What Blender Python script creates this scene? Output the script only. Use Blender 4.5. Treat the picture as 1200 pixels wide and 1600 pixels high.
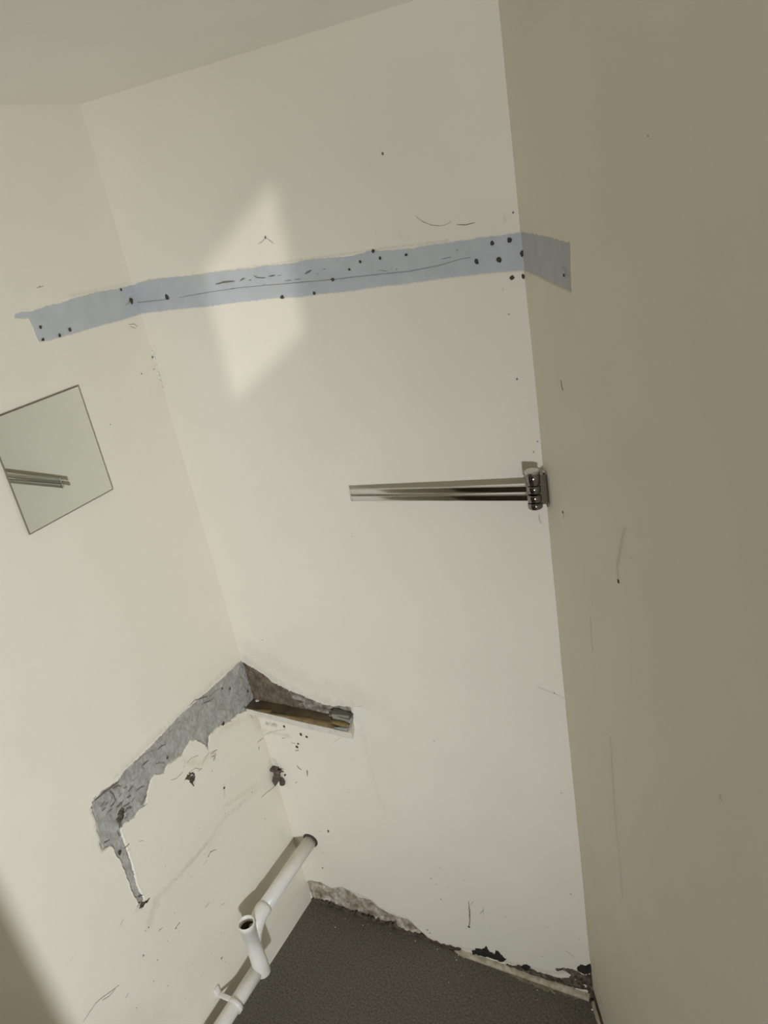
import bpy, bmesh, math, random
import numpy as np
from mathutils import Vector, Matrix

random.seed(7)
for o in list(bpy.data.objects):
    bpy.data.objects.remove(o)
S = bpy.context.scene
COL = S.collection

# ------------------------------------------------------------------ camera
cam_d = bpy.data.cameras.new('camera')
cam = bpy.data.objects.new('camera', cam_d)
COL.objects.link(cam)
S.camera = cam
cam_d.sensor_fit = 'VERTICAL'
cam_d.sensor_height = 24.0
cam_d.lens = 24.0 * 1201.2185 / 1600.0
cam_d.clip_start = 0.02
CR = Matrix(((0.873826, 0.455749, -0.169474), (0.045073, -0.422961, -0.905026), (-0.484145, 0.783196, -0.390137)))          # rows: camera right, down, forward
cam.matrix_world = Matrix.Translation((1.226145, -1.189200, 1.874419)) @ Matrix((
    (CR[0][0], -CR[1][0], -CR[2][0]),
    (CR[0][1], -CR[1][1], -CR[2][1]),
    (CR[0][2], -CR[1][2], -CR[2][2]))).to_4x4()

# ------------------------------------------------------------------ world, lights, exposure
W0 = bpy.data.worlds.new('daylight')
S.world = W0
W0.use_nodes = True
bg = W0.node_tree.nodes['Background']
bg.inputs[0].default_value = (0.72, 0.84, 1.0, 1)
bg.inputs[1].default_value = 1.2

def light(name, kind, loc, energy, color, **kw):
    d = bpy.data.lights.new(name, kind)
    d.energy = energy
    d.color = color
    for k, v in kw.items():
        setattr(d, k, v)
    o = bpy.data.objects.new(name, d)
    o.location = loc
    COL.objects.link(o)
    return o

# unseen bulb beyond the recess, with a spot added to brighten the left wall
LAMP = Vector((2.02, -2.67, 1.12))
LCOL = (0.915, 1.0, 1.11)
bulb = light('bulb_light', 'POINT', LAMP, 94, LCOL, shadow_soft_size=0.065)
beam = light('added_spot', 'SPOT', LAMP, 138, LCOL, shadow_soft_size=0.065, spot_size=math.radians(60), spot_blend=1.0)
beam.rotation_euler = (Vector((0.0, -0.92, 0.88)) - LAMP).to_track_quat('-Z', 'Y').to_euler()
# low sun through the fanlight of that room
SUN = Vector((-0.5, 1.0, -0.15)).normalized()
sun = light('sun', 'SUN', (2, -4, 3), 0.74, (1.0, 1.0, 0.97), angle=math.radians(0.42))
sun.rotation_euler = (-SUN).to_track_quat('Z', 'Y').to_euler()

vs = S.view_settings
S.display_settings.display_device = 'sRGB'
vs.view_transform = 'Standard'
vs.look = 'None'
vs.gamma = 1.0
vs.use_curve_mapping = False
vs.exposure = 0.0

# ------------------------------------------------------------------ measured outlines, in metres on each wall (u along the wall, v up)
BAND_BACK = [(-0.006,1.7673),(0.0422,1.7738),(0.0977,1.7732),(0.1605,1.7706),(0.1932,1.7709),(0.2407,1.7707),(0.2713,1.7699),(0.3013,1.769),(0.3314,1.7704),(0.3599,1.7685),(0.3813,1.7684),(0.4051,1.7681),(0.4168,1.7701),(0.4442,1.7704),(0.4838,1.7682),(0.516,1.7667),(0.5354,1.7677),(0.5549,1.7707),(0.5649,1.7706),(0.5853,1.7683),(0.6092,1.7665),(0.6388,1.7661),(0.6681,1.7677),(0.6908,1.767),(0.7187,1.7676),(0.7405,1.7669),(0.7546,1.7681),(0.7727,1.7678),(0.7988,1.7674),(0.8284,1.7682),(0.8284,1.7122),(0.7926,1.7135),(0.7498,1.714),(0.7167,1.7143),(0.6825,1.7137),(0.6475,1.713),(0.6112,1.7113),(0.5744,1.7117),(0.5427,1.7115),(0.5101,1.7101),(0.4837,1.7104),(0.4322,1.7106),(0.394,1.7095),(0.3586,1.7115),(0.3071,1.7125),(0.2296,1.712),(0.1726,1.7107),(0.1059,1.7124),(0.0532,1.7116),(-0.006,1.7118),(-0.006,1.7191)]
NICHE_BACK = [(-0.006,0.8404),(0.0229,0.8311),(0.0369,0.8239),(0.0545,0.8154),(0.0662,0.8078),(0.0783,0.7945),(0.1019,0.7873),(0.1226,0.7778),(0.1443,0.7723),(0.1698,0.7677),(0.194,0.7591),(0.221,0.7551),(0.2485,0.755),(0.2679,0.761),(0.3003,0.7621),(0.3018,0.72),(0.2783,0.7111),(0.2048,0.7106),(0.1099,0.7142),(0.0512,0.7181),(-0.006,0.7213)]
CRUMBLE = [(-0.0028,0.0721),(0.0136,0.0836),(0.053,0.0912),(0.0872,0.0791),(0.1267,0.1023),(0.1468,0.0976),(0.1768,0.0821),(0.215,0.0877),(0.2355,0.0687),(0.2598,0.0589),(0.2968,0.0547),(0.3288,0.0586),(0.3451,0.0409),(0.3785,0.011),(0.4127,-0.0008),(0.4548,0.0063),(0.4781,0.0024),(0.4723,-0.0127),(0.4163,-0.0142),(0.3473,-0.026),(0.3056,-0.0171),(0.2003,-0.0151),(0.106,-0.0088),(0.0032,-0.0121)]
MOULD = [[(0.5077,0.0201),(0.522,0.0371),(0.5359,0.0418),(0.5533,0.0584),(0.5567,0.0503),(0.562,0.0409),(0.5732,0.0366),(0.5789,0.0548),(0.5865,0.0536),(0.5916,0.0459),(0.6003,0.0363),(0.609,0.0375),(0.6016,0.0285),(0.5883,0.0173),(0.5768,0.019),(0.557,0.018),(0.5347,0.0158),(0.512,0.0123)],[(0.6415,0.0252),(0.648,0.0356),(0.6579,0.0428),(0.6697,0.0367),(0.6627,0.0285),(0.6684,0.023),(0.6555,0.019)],[(0.7895,0.0968),(0.7966,0.1059),(0.8104,0.1127),(0.8205,0.1221),(0.8302,0.1274),(0.8296,0.094),(0.8184,0.0907),(0.8083,0.0811),(0.7948,0.0801),(0.7903,0.0813)],[(0.7347,0.0606),(0.7455,0.0717),(0.7679,0.0816),(0.7903,0.0813),(0.8022,0.0758),(0.7996,0.0659),(0.7829,0.0488),(0.7649,0.0426),(0.7721,0.0607),(0.7531,0.0674),(0.7384,0.0578)],[(0.6719,0.0164),(0.6852,0.0266),(0.71,0.0307),(0.7382,0.0308),(0.7642,0.0335),(0.7899,0.0379),(0.8053,0.0371),(0.8005,0.023),(0.7852,0.0267),(0.7573,0.0211),(0.725,0.017),(0.6881,0.0138)],[(0.3993,-0.002),(0.4274,-0.0027),(0.4517,0.0043),(0.467,0.0145),(0.4778,0.0103),(0.4689,-0.0044),(0.4448,-0.0114),(0.4166,-0.0121),(0.3978,-0.0115)]]
TRIM_TOP = [(0.4357,-0.0101),(0.4761,0.0015),(0.5292,0.007),(0.5737,0.0114),(0.6164,0.0081),(0.6411,0.001),(0.6837,0.0104),(0.7282,0.0163),(0.7891,0.0264),(0.8233,0.0302)]
DIRTBAND = [(0.5961,0.0181),(0.6176,0.0195),(0.644,0.0288),(0.669,0.0299),(0.6851,0.026),(0.7339,0.0268),(0.7649,0.0426),(0.7721,0.0607),(0.792,0.0678),(0.8287,0.0919),(0.8244,0.0238),(0.7805,0.0155),(0.7242,0.0071),(0.6831,0.0041),(0.6411,0.001),(0.5985,0.0011)]
HOLES_BACK = [(0.4754,1.7322,3.2),(0.3604,1.7125,3.6),(0.4314,1.7129,2.2),(0.0824,1.7372,4.5),(0.5127,1.7457,1.6),(0.5367,1.756,1.7),(0.5649,1.7706,2.4),(0.7757,1.7579,2.6),(0.7468,1.7331,2.6),(0.7842,1.7319,4),(0.804,1.7592,3),(0.802,1.7028,4.2),(0.8207,1.7028,2.6),(0.8222,1.7372,3.2),(0.6255,1.7575,2),(0.5759,1.7579,1.5),(0.1264,0.6433,3.2),(0.1429,0.6391,2.8),(0.1094,0.6084,2),(0.1022,0.5962,3),(0.0781,0.6568,2.6),(0.1323,0.3165,2.2),(0.513,0.1125,2.4)]
SPECK_BACK = [(0.7905,1.6469,1.4),(0.8144,1.7978,1.5),(0.6111,1.9133,1.8),(0.3524,1.8182,1.8),(0.1702,2.1017,1.6),(0.7931,1.5403,1.5),(0.5093,0.7127,1.4),(0.0755,0.1575,2),(0.427,0.2522,1.5),(0.4595,0.3002,1.3),(0.445,0.1839,1.8),(0.4404,0.2348,1.2),(0.3886,0.2398,1.2),(0.7947,0.6427,1.4),(0.7925,0.342,1.4),(0.8016,0.9029,2),(0.2747,0.6026,1.2),(0.7157,1.7542,1.3),(0.6036,1.7362,1.2),(0.8176,1.4301,1.4),(0.809,1.4115,1.3),(0.404,1.2223,1),(0.0849,0.9203,1.2),(0.1311,0.3115,1.6),(0.0927,0.2201,1.2),(0.3838,0.0432,2.2),(0.3898,0.0335,1.6),(0.7027,0.0924,1.2),(0.8013,0.1988,1.4),(0.6206,0.1959,1.2),(0.1025,0.3043,1.3),(0.2333,0.4813,1),(0.4733,0.2409,1),(0.35,0.1571,1),(0.5226,0.2823,1.1)]
SCR_BACK = [(1.4,[(-0.0049,1.7333),(0.0347,1.7325),(0.0788,1.7325)]),(1,[(0.1136,1.7332),(0.1977,1.7367),(0.2767,1.7377),(0.3794,1.7348),(0.4754,1.7322),(0.5533,1.7319),(0.6267,1.7307),(0.6811,1.7342),(0.7192,1.74),(0.737,1.741)]),(2,[(0.2133,1.7497),(0.2344,1.7513),(0.2608,1.751)]),(1.6,[(0.2727,1.7499),(0.2797,1.7527),(0.286,1.7532)]),(1.6,[(0.2938,1.749),(0.3,1.7495)]),(1.5,[(0.3078,1.7557),(0.3141,1.7516),(0.3328,1.7497)]),(1.5,[(0.3405,1.7512),(0.3553,1.752)]),(1.4,[(0.3592,1.7505),(0.3693,1.7506)]),(2,[(0.4207,1.7476),(0.4282,1.7502),(0.4357,1.7527)]),(1.4,[(0.4448,1.7451),(0.4488,1.7447)]),(1.4,[(0.4585,1.7514),(0.4653,1.7518)]),(1.3,[(0.3736,1.74),(0.3892,1.7396)]),(1.3,[(0.395,1.7401),(0.409,1.7398)]),(1.2,[(0.2459,1.7382),(0.2568,1.7384)]),(1.1,[(0.3217,1.7369),(0.3313,1.7395)]),(1.4,[(0.6529,1.8139),(0.6588,1.8082),(0.6649,1.8035),(0.6785,1.7969),(0.6949,1.7938),(0.7051,1.7954),(0.7122,1.7983)]),(1.6,[(0.7212,1.7924),(0.7361,1.7904),(0.7513,1.7913)]),(1,[(0.3524,1.8182),(0.3437,1.8127),(0.334,1.8094)]),(1,[(0.3524,1.8182),(0.3606,1.8118),(0.3674,1.8055)]),(1.4,[(0.6106,1.9106),(0.6126,1.915)]),(1,[(0.7687,0.9121),(0.7877,0.9064),(0.8016,0.9029),(0.8252,0.8936)]),(2.2,[(0.5245,0.2096),(0.5226,0.1701),(0.5176,0.1332),(0.513,0.1125)]),(1.2,[(0.5391,0.2156),(0.5281,0.1975)]),(1.2,[(0.5612,0.2022),(0.5611,0.175)]),(1.2,[(0.5509,0.1752),(0.5659,0.1997)]),(1.4,[(0.7666,0.1409),(0.7769,0.1346),(0.7854,0.1252)]),(1.1,[(0.7181,0.2094),(0.7301,0.2038)]),(2.4,[(0.085,0.5303),(0.0892,0.5228),(0.0961,0.5182)]),(2.6,[(0.1157,0.5234),(0.1104,0.5026)]),(1.6,[(0.0922,0.5811),(0.1057,0.5866)]),(1.4,[(0.0586,0.615),(0.0717,0.6181)]),(1.4,[(0.0611,0.4626),(0.072,0.4722)]),(1.4,[(0.087,0.6071),(0.1009,0.6063)]),(1.3,[(0.8071,1.294),(0.8072,1.2827),(0.81,1.2753)]),(1,[(0.7847,1.6906),(0.785,1.6836)]),(1.1,[(0.6871,1.7436),(0.7043,1.7447)]),(1.1,[(0.5697,1.7387),(0.5863,1.7349)])]
STAIN_BACK = [('grey',[(0.0141,0.8489),(0.0562,0.8215),(0.1071,0.7922),(0.1783,0.7713),(0.2503,0.763),(0.3049,0.7668)],0.02,0.26),('grey',[(0.035,0.8847),(0.1208,0.8424),(0.2237,0.8048),(0.329,0.7976)],0.045,0.14),('grey',[(0.3166,0.7392),(0.3191,0.6239),(0.3218,0.5029),(0.3315,0.4597)],0.012,0.1),('grey',[(0.3787,0.7894),(0.4201,0.7434)],0.05,0.06),('brown',[(-0.011,0.6261),(0.0306,0.6252),(0.0821,0.6268)],0.01,0.3),('grey',[(0.024,0.6529),(0.0359,0.6514),(0.0497,0.6566)],0.009,0.85),('grey',[(-0.0063,0.606),(0.0319,0.6297),(0.0773,0.6464)],0.003,0.55),('brown',[(0.0136,0.0836),(0.0878,0.0819),(0.1468,0.0976),(0.215,0.0877),(0.2598,0.0589),(0.3288,0.0586),(0.3785,0.011),(0.4373,0.0006)],0.008,0.45),('brown',[(-0.0177,-0.0047),(0.0713,-0.0076),(0.1589,-0.0019),(0.2829,0.0008)],0.012,0.3),('brown',[(0.4381,0.006),(0.5139,0.0267),(0.6183,0.0259),(0.7189,0.0399),(0.8171,0.1003)],0.008,0.35),('brown',[(0.8224,0.1803),(0.8279,0.1279)],0.006,0.4),('grey',[(0.161,1.7717),(0.3171,1.7719),(0.4581,1.7721),(0.5861,1.7723),(0.7025,1.7705)],0.003,0.25),('brown',[(0.6192,1.7886),(0.6358,1.7826)],0.004,0.12),('grey',[(0.8003,1.7905),(0.801,1.7876)],0.005,0.25),('brown',[(0.0008,0.0683),(-0.0096,0.1157)],0.012,0.12),('grey',[(0.007,0.5338),(0.0199,0.5043),(0.0192,0.4709)],0.012,0.35)]
FOOT_SHADE = [(-0.009,0.0055),(0.0516,0.0146),(0.1169,0.013),(0.1912,0.0136),(0.242,0.0101),(0.285,0.0239),(0.3216,0.0073),(0.371,0.012),(0.4179,0.0086),(0.4785,0.0171),(0.4783,-0.0103),(0.4129,-0.0239),(0.344,-0.0334),(0.3021,-0.0246),(0.2365,-0.0181),(0.1974,-0.0173),(0.1028,-0.0113),(-0.0055,-0.0171)]
FILLER = [(0.3104,0.7679),(0.3346,0.7748),(0.3276,0.7416),(0.3118,0.7001),(0.2828,0.6485),(0.2217,0.6396),(0.2555,0.6656),(0.2795,0.6752),(0.2974,0.716)]
BAND_LEFT = [(-0.006,1.7681),(0.0491,1.7695),(0.0986,1.7729),(0.1343,1.7728),(0.1627,1.7726),(0.1864,1.7704),(0.2154,1.7718),(0.2379,1.7698),(0.259,1.7698),(0.2728,1.7728),(0.2857,1.7712),(0.2887,1.7674),(0.2792,1.7642),(0.2612,1.7612),(0.2601,1.7508),(0.2582,1.7355),(0.2572,1.7179),(0.2393,1.7157),(0.2029,1.7138),(0.1562,1.7134),(0.0989,1.7124),(0.0559,1.7114),(-0.006,1.7112)]
BAND_LOW = [(-0.006,0.8488),(0.0806,0.8481),(0.1699,0.8528),(0.2429,0.8547),(0.3268,0.8483),(0.4054,0.8498),(0.4291,0.8416),(0.4696,0.8514),(0.498,0.8493),(0.5031,0.8169),(0.5071,0.7828),(0.512,0.7546),(0.5151,0.7348),(0.5046,0.7345),(0.4956,0.7305),(0.4919,0.7177),(0.4929,0.7024),(0.489,0.6855),(0.4893,0.6357),(0.4912,0.5808),(0.4873,0.5529),(0.4746,0.5501),(0.4775,0.5903),(0.4702,0.6449),(0.4689,0.6753),(0.4669,0.7026),(0.4657,0.7232),(0.4656,0.7411),(0.458,0.7461),(0.4374,0.7418),(0.4258,0.7377),(0.4083,0.7425),(0.3863,0.7433),(0.3742,0.763),(0.3551,0.78),(0.3419,0.7826),(0.3197,0.7664),(0.3048,0.7771),(0.2777,0.7701),(0.2548,0.7672),(0.225,0.7796),(0.2103,0.7711),(0.1899,0.7408),(0.1875,0.7233),(0.168,0.7476),(0.134,0.7471),(0.0922,0.7313),(0.0617,0.7291),(0.032,0.716),(-0.006,0.6898)]
HOLES_LEFT = [(0.2461,1.7406,2.4),(0.1858,1.7217,2.4),(0.212,1.7172,1.8),(0.2498,1.7183,2.6),(0.0168,1.7402,4),(0.035,1.7655,1.6),(0.4849,0.6995,3.6),(0.4844,0.5457,6),(0.2568,0.691,7),(0.0894,0.8262,1.8),(0.1767,0.5921,3),(0.0661,0.8089,2),(0.1184,0.7424,2.6),(0.3002,0.7933,2),(0.0114,0.7605,2)]
SPECK_LEFT = [(0.3004,0.7947,1.0911),(0.1946,0.6617,0.9352),(0.146,0.5967,0.9352),(0.0958,0.5029,1.247),(0.1987,0.5296,1.247),(0.081,0.3977,1.247),(0.2828,0.5657,1.0911),(0.0297,0.5931,1.5587),(0.0805,0.6665,0.7793),(0.0619,0.4714,0.7793),(0.0489,0.4782,1.0911),(0.2017,0.5882,0.9352),(0.1781,0.6851,1.247),(0.2659,0.7371,0.7793),(0.3928,0.6111,0.9352),(0.3991,0.567,0.9352),(0.2839,0.4765,1.5587),(0.2044,0.4435,1.0911),(0.2949,0.324,1.0911),(0.4198,0.4433,0.9352),(0.4296,0.4045,1.247),(0.4667,0.4469,1.0911),(0.3462,0.4756,0.7793),(0.2945,0.3645,0.7793),(0.3854,0.5117,0.9352),(0.4353,0.398,0.6235),(0.4762,0.4381,0.6235),(0.3367,0.3681,0.6235),(0.0469,1.5967,1.6),(0.0044,1.6204,1.6),(0.0106,1.5959,1.4),(0.2193,1.8068,1.2),(0.1646,1.5275,1.2),(0.4995,0.3874,1.5),(0.5247,0.4345,1.8),(0.5262,0.3529,1.3),(0.5841,0.3439,1.2),(0.4897,0.4802,1.5),(0.4991,0.4817,1.3),(0.4256,0.3895,1.2),(0.3692,0.2414,1.3),(0.3246,0.2586,1.3),(0.4603,0.4006,1.2),(0.4252,0.2799,1),(0.4066,0.2214,1.2),(0.3408,0.1744,1.2),(0.3472,0.1968,1.8),(0.4728,0.2201,1),(0.5006,0.303,1)]
SCR_LEFT = [(2.4,[(0.4933,0.8483),(0.4716,0.8465),(0.4468,0.8424),(0.4283,0.8392)]),(1.6,[(0.493,0.853),(0.4856,0.8545)]),(2,[(0.4856,0.8256),(0.4745,0.8271)]),(1.8,[(0.4759,0.8197),(0.467,0.8199)]),(2.4,[(0.4605,0.784),(0.4532,0.7928),(0.4403,0.7928)]),(2.6,[(0.4414,0.7903),(0.4337,0.7954)]),(1.8,[(0.4408,0.7827),(0.423,0.7763)]),(2,[(0.4765,0.8013),(0.4645,0.8002)]),(3,[(0.4634,0.7639),(0.4632,0.7513)]),(2,[(0.3998,0.7489),(0.3868,0.7565),(0.3803,0.7578)]),(1.4,[(0.4072,0.7451),(0.386,0.7394)]),(1.6,[(0.4255,0.8193),(0.4164,0.8144)]),(1.6,[(0.4652,0.7728),(0.4553,0.7702)]),(1.4,[(0.4419,0.7624),(0.432,0.7546)]),(1.6,[(0.5089,0.7496),(0.4946,0.7456)]),(1.6,[(0.5148,0.7397),(0.5036,0.737)]),(2.2,[(0.4727,0.6977),(0.458,0.697)]),(1.4,[(0.4683,0.6857),(0.4591,0.6853)]),(1.2,[(0.4362,0.6801),(0.4255,0.6729)]),(2,[(0.1787,0.7507),(0.1846,0.7305),(0.1869,0.7189)]),(1.5,[(0.1833,0.7042),(0.1719,0.7023),(0.161,0.6989)]),(1.5,[(0.1844,0.6954),(0.17,0.6888),(0.1688,0.6977)]),(1.8,[(0.1826,0.6819),(0.173,0.6875)]),(1.3,[(0.3104,0.7377),(0.2946,0.729),(0.2729,0.7285)]),(1.3,[(0.261,0.714),(0.238,0.709),(0.222,0.691)]),(1.3,[(0.2185,0.6996),(0.1981,0.7091),(0.1857,0.7101)]),(1.1,[(0.2551,0.7393),(0.2411,0.7404),(0.2178,0.7299)]),(1.6,[(0.2771,0.7075),(0.2577,0.7054),(0.2448,0.7035)]),(1.6,[(0.2324,0.6944),(0.2209,0.6939)]),(1.4,[(0.0717,0.4625),(0.0501,0.4579),(0.0288,0.4516),(0.0123,0.4476)]),(1.4,[(0.0296,0.6108),(0.0058,0.6059)]),(1.8,[(0.0329,0.5883),(0.027,0.596)]),(1.6,[(0.2883,0.476),(0.2744,0.4803),(0.2565,0.4699)]),(1.1,[(0.3072,0.4709),(0.2901,0.4716)]),(1.6,[(0.4341,0.4063),(0.4248,0.4076),(0.416,0.4075)]),(1.2,[(0.4732,0.4458),(0.4595,0.4435)]),(1.4,[(0.5462,0.5531),(0.5393,0.5563),(0.5329,0.5582)]),(1,[(0.3401,0.3667),(0.3254,0.367)]),(1.2,[(0.2957,0.3236),(0.2852,0.3181)]),(1.2,[(0.597,0.4364),(0.6113,0.4418),(0.6254,0.4471),(0.6403,0.4539),(0.6528,0.4575),(0.6694,0.4551),(0.6893,0.4521)]),(1.1,[(0.6073,0.4383),(0.6235,0.4385),(0.6397,0.447)]),(1.4,[(0.0374,1.7343),(0.0168,1.7402)]),(1.1,[(0.0434,1.6982),(0.0262,1.6956),(0.0203,1.6876)]),(1.1,[(0.0399,1.6935),(0.0264,1.6864)]),(1.2,[(0.2267,1.8059),(0.2109,1.8063)]),(2.2,[(0.4863,0.5693),(0.4721,0.5609)]),(2,[(0.4958,0.5512),(0.4798,0.552)]),(1.6,[(0.1976,0.8575),(0.1787,0.8594),(0.1635,0.8516),(0.1396,0.841)]),(1.4,[(0.1382,0.8325),(0.1182,0.8343),(0.0971,0.8318)]),(1.4,[(0.2175,0.8309),(0.2045,0.8353)]),(1.1,[(0.1785,0.8261),(0.1609,0.8236)]),(1.4,[(0.3352,0.8037),(0.319,0.7932),(0.3114,0.7866)]),(1.2,[(0.4026,0.8159),(0.3884,0.8135)]),(1,[(0.3256,0.8366),(0.352,0.845),(0.3808,0.8455)]),(1.2,[(0.0414,0.7332),(0.0268,0.7017),(0.0227,0.6842)]),(1.3,[(0.5965,0.3927),(0.5873,0.3965)]),(1.8,[(0.4564,0.8409),(0.4513,0.8275),(0.4518,0.809)]),(1.8,[(0.4471,0.8375),(0.434,0.8341),(0.4272,0.8243)]),(2.2,[(0.4867,0.8147),(0.4762,0.8148)]),(1.6,[(0.4673,0.8064),(0.4565,0.8065),(0.4495,0.8103)]),(2,[(0.4254,0.7929),(0.4138,0.7891)]),(2.2,[(0.4416,0.7675),(0.4331,0.77),(0.4226,0.7635)]),(1.8,[(0.4197,0.775),(0.4091,0.7775)]),(2,[(0.4409,0.8091),(0.4324,0.8117)]),(1.8,[(0.418,0.8018),(0.4017,0.8045)]),(1.6,[(0.4552,0.8225),(0.4637,0.815)]),(2,[(0.4483,0.7561),(0.4408,0.756)]),(1.6,[(0.3991,0.7878),(0.3861,0.7865),(0.377,0.78)]),(1.5,[(0.4731,0.7451),(0.4722,0.7298)]),(2.4,[(0.4593,0.7563),(0.4604,0.7449)]),(1.5,[(0.3654,0.8267),(0.3461,0.8258)]),(1.5,[(0.3166,0.829),(0.3041,0.8292),(0.2932,0.8254)]),(1.4,[(0.2787,0.8404),(0.2583,0.8382)]),(1.6,[(0.1568,0.8335),(0.1387,0.8254),(0.1253,0.8227)]),(1.3,[(0.0644,0.8383),(0.0509,0.8401)]),(1.5,[(0.2473,0.8438),(0.2369,0.8427)]),(1.2,[(0.349,0.1922),(0.3419,0.1971)])]
STAIN_LEFT = [('grey',[(0.0677,0.494),(0.146,0.5067),(0.2053,0.5216),(0.2601,0.5095),(0.3307,0.5107),(0.3641,0.512),(0.4134,0.514),(0.4473,0.5185)],0.012,0.2),('grey',[(0.2601,0.5095),(0.3307,0.5107),(0.3641,0.512)],0.008,0.16),('grey',[(0.454,0.5122),(0.4709,0.496),(0.4847,0.4824)],0.016,0.3),('grey',[(0.4868,0.5446),(0.4972,0.5431)],0.01,0.4),('brown',[(0.0087,0.6773),(-0.0115,0.598),(-0.006,0.4937),(-0.0024,0.4067)],0.03,0.16),('grey',[(0.0131,0.7013),(0.0074,0.6451)],0.02,0.25),('grey',[(-0.0013,0.5199),(0.0082,0.473)],0.018,0.45),('brown',[(0.1313,0.7352),(0.0769,0.7111),(0.0162,0.6935)],0.014,0.15),('brown',[(0.2573,0.7449),(0.2266,0.7086),(0.1827,0.6997)],0.014,0.22),('brown',[(0.2567,0.7025),(0.2541,0.6809)],0.008,0.75),('brown',[(0.1743,0.6964),(0.1754,0.6816)],0.006,0.45),('grey',[(0.1731,0.6011),(0.1834,0.5694)],0.005,0.3),('brown',[(0.1943,0.5487),(0.125,0.5253),(0.075,0.5115)],0.01,0.18),('brown',[(0.2277,0.4976),(0.2921,0.4904),(0.2605,0.4784)],0.006,0.12),('brown',[(0.48,0.5562),(0.4853,0.5388)],0.006,0.7),('grey',[(0.0301,0.0761),(0.1075,0.0888),(0.187,0.084)],0.006,0.12),('grey',[(0.1599,1.7791),(0.0977,1.7752),(0.0123,1.7726)],0.006,0.18),('grey',[(0.4325,0.8551),(0.3366,0.8583),(0.2329,0.8577),(0.0934,0.8593),(0.0038,0.8531)],0.006,0.25),('brown',[(0.661,0.597),(0.6526,0.5861)],0.006,0.12),('grey',[(0.0375,0.3058),(0.0487,0.197)],0.02,0.06),('brown',[(0.5643,0.2611),(0.6254,0.3506),(0.6809,0.4318)],0.06,0.12)]
DARKBITS_LEFT = [[(0.4524,0.7815),(0.4427,0.7827),(0.4406,0.7701),(0.4475,0.7625),(0.4625,0.7487),(0.4634,0.7639),(0.4553,0.7702)],[(0.2587,0.7139),(0.2448,0.7035),(0.2432,0.6905),(0.2558,0.6824),(0.2576,0.6666),(0.2657,0.6914),(0.2749,0.7074)],[(0.4909,0.563),(0.4852,0.5485),(0.4613,0.5387),(0.4693,0.534),(0.4826,0.5357),(0.4972,0.5431),(0.4876,0.5474)]]
BAND_RIGHT = [(-0.006,1.7682),(0.0974,1.7698),(0.1911,1.771),(0.2848,1.77),(0.2742,1.7123),(0.2379,1.7133),(0.1706,1.7129),(0.0944,1.7134),(-0.006,1.712)]
HOLES_RIGHT = [(0.2493,1.7303,3.4),(0.1274,1.3533,2.2),(0.4036,1.3777,2.4)]
SPECK_RIGHT = [(0.4559,1.4363,1.3),(0.2678,1.2656,1.8),(0.554,1.8711,1.6),(0.6907,1.2984,1.3),(0.0503,1.2961,1.2),(0.2459,1.7392,1.8)]
SCR_RIGHT = [(1.6,[(0.187,1.5815),(0.1883,1.5745),(0.1934,1.5684)]),(0.7,[(0.4427,1.4687),(0.4178,1.4232),(0.4045,1.3989),(0.4036,1.3777)]),(0.7,[(0.2516,1.2361),(0.2481,1.1908),(0.2503,1.1702)]),(0.8,[(0.3195,1.0662),(0.3178,0.9841),(0.3173,0.8846),(0.3258,0.8173)]),(1.4,[(0.3258,0.8173),(0.3257,0.774),(0.324,0.7186)]),(0.8,[(0.688,1.2951),(0.692,1.3036)]),(1.4,[(0.2463,1.7408),(0.2561,1.7325)]),(1.2,[(0.1274,1.3533),(0.1325,1.3444)])]
STAIN_RIGHT = [('grey',[(0.2498,1.7419),(0.253,1.7322)],0.008,0.3),('brown',[(0.0409,0.1815),(0.0571,0.117),(0.1044,0.0878)],0.01,0.3)]

W = 0.82238                       # width of the back wall
ANG = 0.522620                   # splay of the right wall
H = 2.1
RD = Vector((math.sin(ANG), -math.cos(ANG), 0))
RN = Vector((-math.cos(ANG), -math.sin(ANG), 0))

# ------------------------------------------------------------------ helpers
def add(name, mesh, mat=None, parent=None, label=None, cat=None, group=None, kind=None, smooth=False):
    o = bpy.data.objects.new(name, mesh)
    COL.objects.link(o)
    if mat and not mesh.materials:
        mesh.materials.append(mat)
    if len(mesh.polygons):
        mesh.polygons.foreach_set('use_smooth', [bool(smooth)] * len(mesh.polygons))
    if parent:
        o.parent = parent
    for k, v in (('label', label), ('category', cat), ('group', group), ('kind', kind)):
        if v:
            o[k] = v
    return o

def empty(name, loc, label, cat):
    o = bpy.data.objects.new(name, None)
    o.location = loc
    o.empty_display_size = 0.02
    o['label'] = label
    o['category'] = cat
    COL.objects.link(o)
    return o

def child(o, parent):
    o.parent = parent
    o.matrix_parent_inverse = Matrix.Translation(parent.location).inverted()
    return o

def mesh_from(verts, faces, name='m'):
    m = bpy.data.meshes.new(name)
    m.from_pydata([tuple(v) for v in verts], [], faces)
    m.update()
    return m

def noise2(u, v, s, seed=0):
    """smooth value noise in [-1, 1], feature size s metres"""
    def h(i, j):
        n = (i * 374761393 + j * 668265263 + seed * 1442695041) & 0xFFFFFFFF
        n = ((n ^ (n >> 13)) * 1274126177) & 0xFFFFFFFF
        return ((n ^ (n >> 16)) & 0xFFFF) / 32767.5 - 1
    x, y = np.asarray(u) / s, np.asarray(v) / s
    i, j = np.floor(x).astype(np.int64), np.floor(y).astype(np.int64)
    fx, fy = x - i, y - j
    fx, fy = fx * fx * (3 - 2 * fx), fy * fy * (3 - 2 * fy)
    return (h(i, j) * (1 - fx) + h(i + 1, j) * fx) * (1 - fy) + (h(i, j + 1) * (1 - fx) + h(i + 1, j + 1) * fx) * fy

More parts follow.
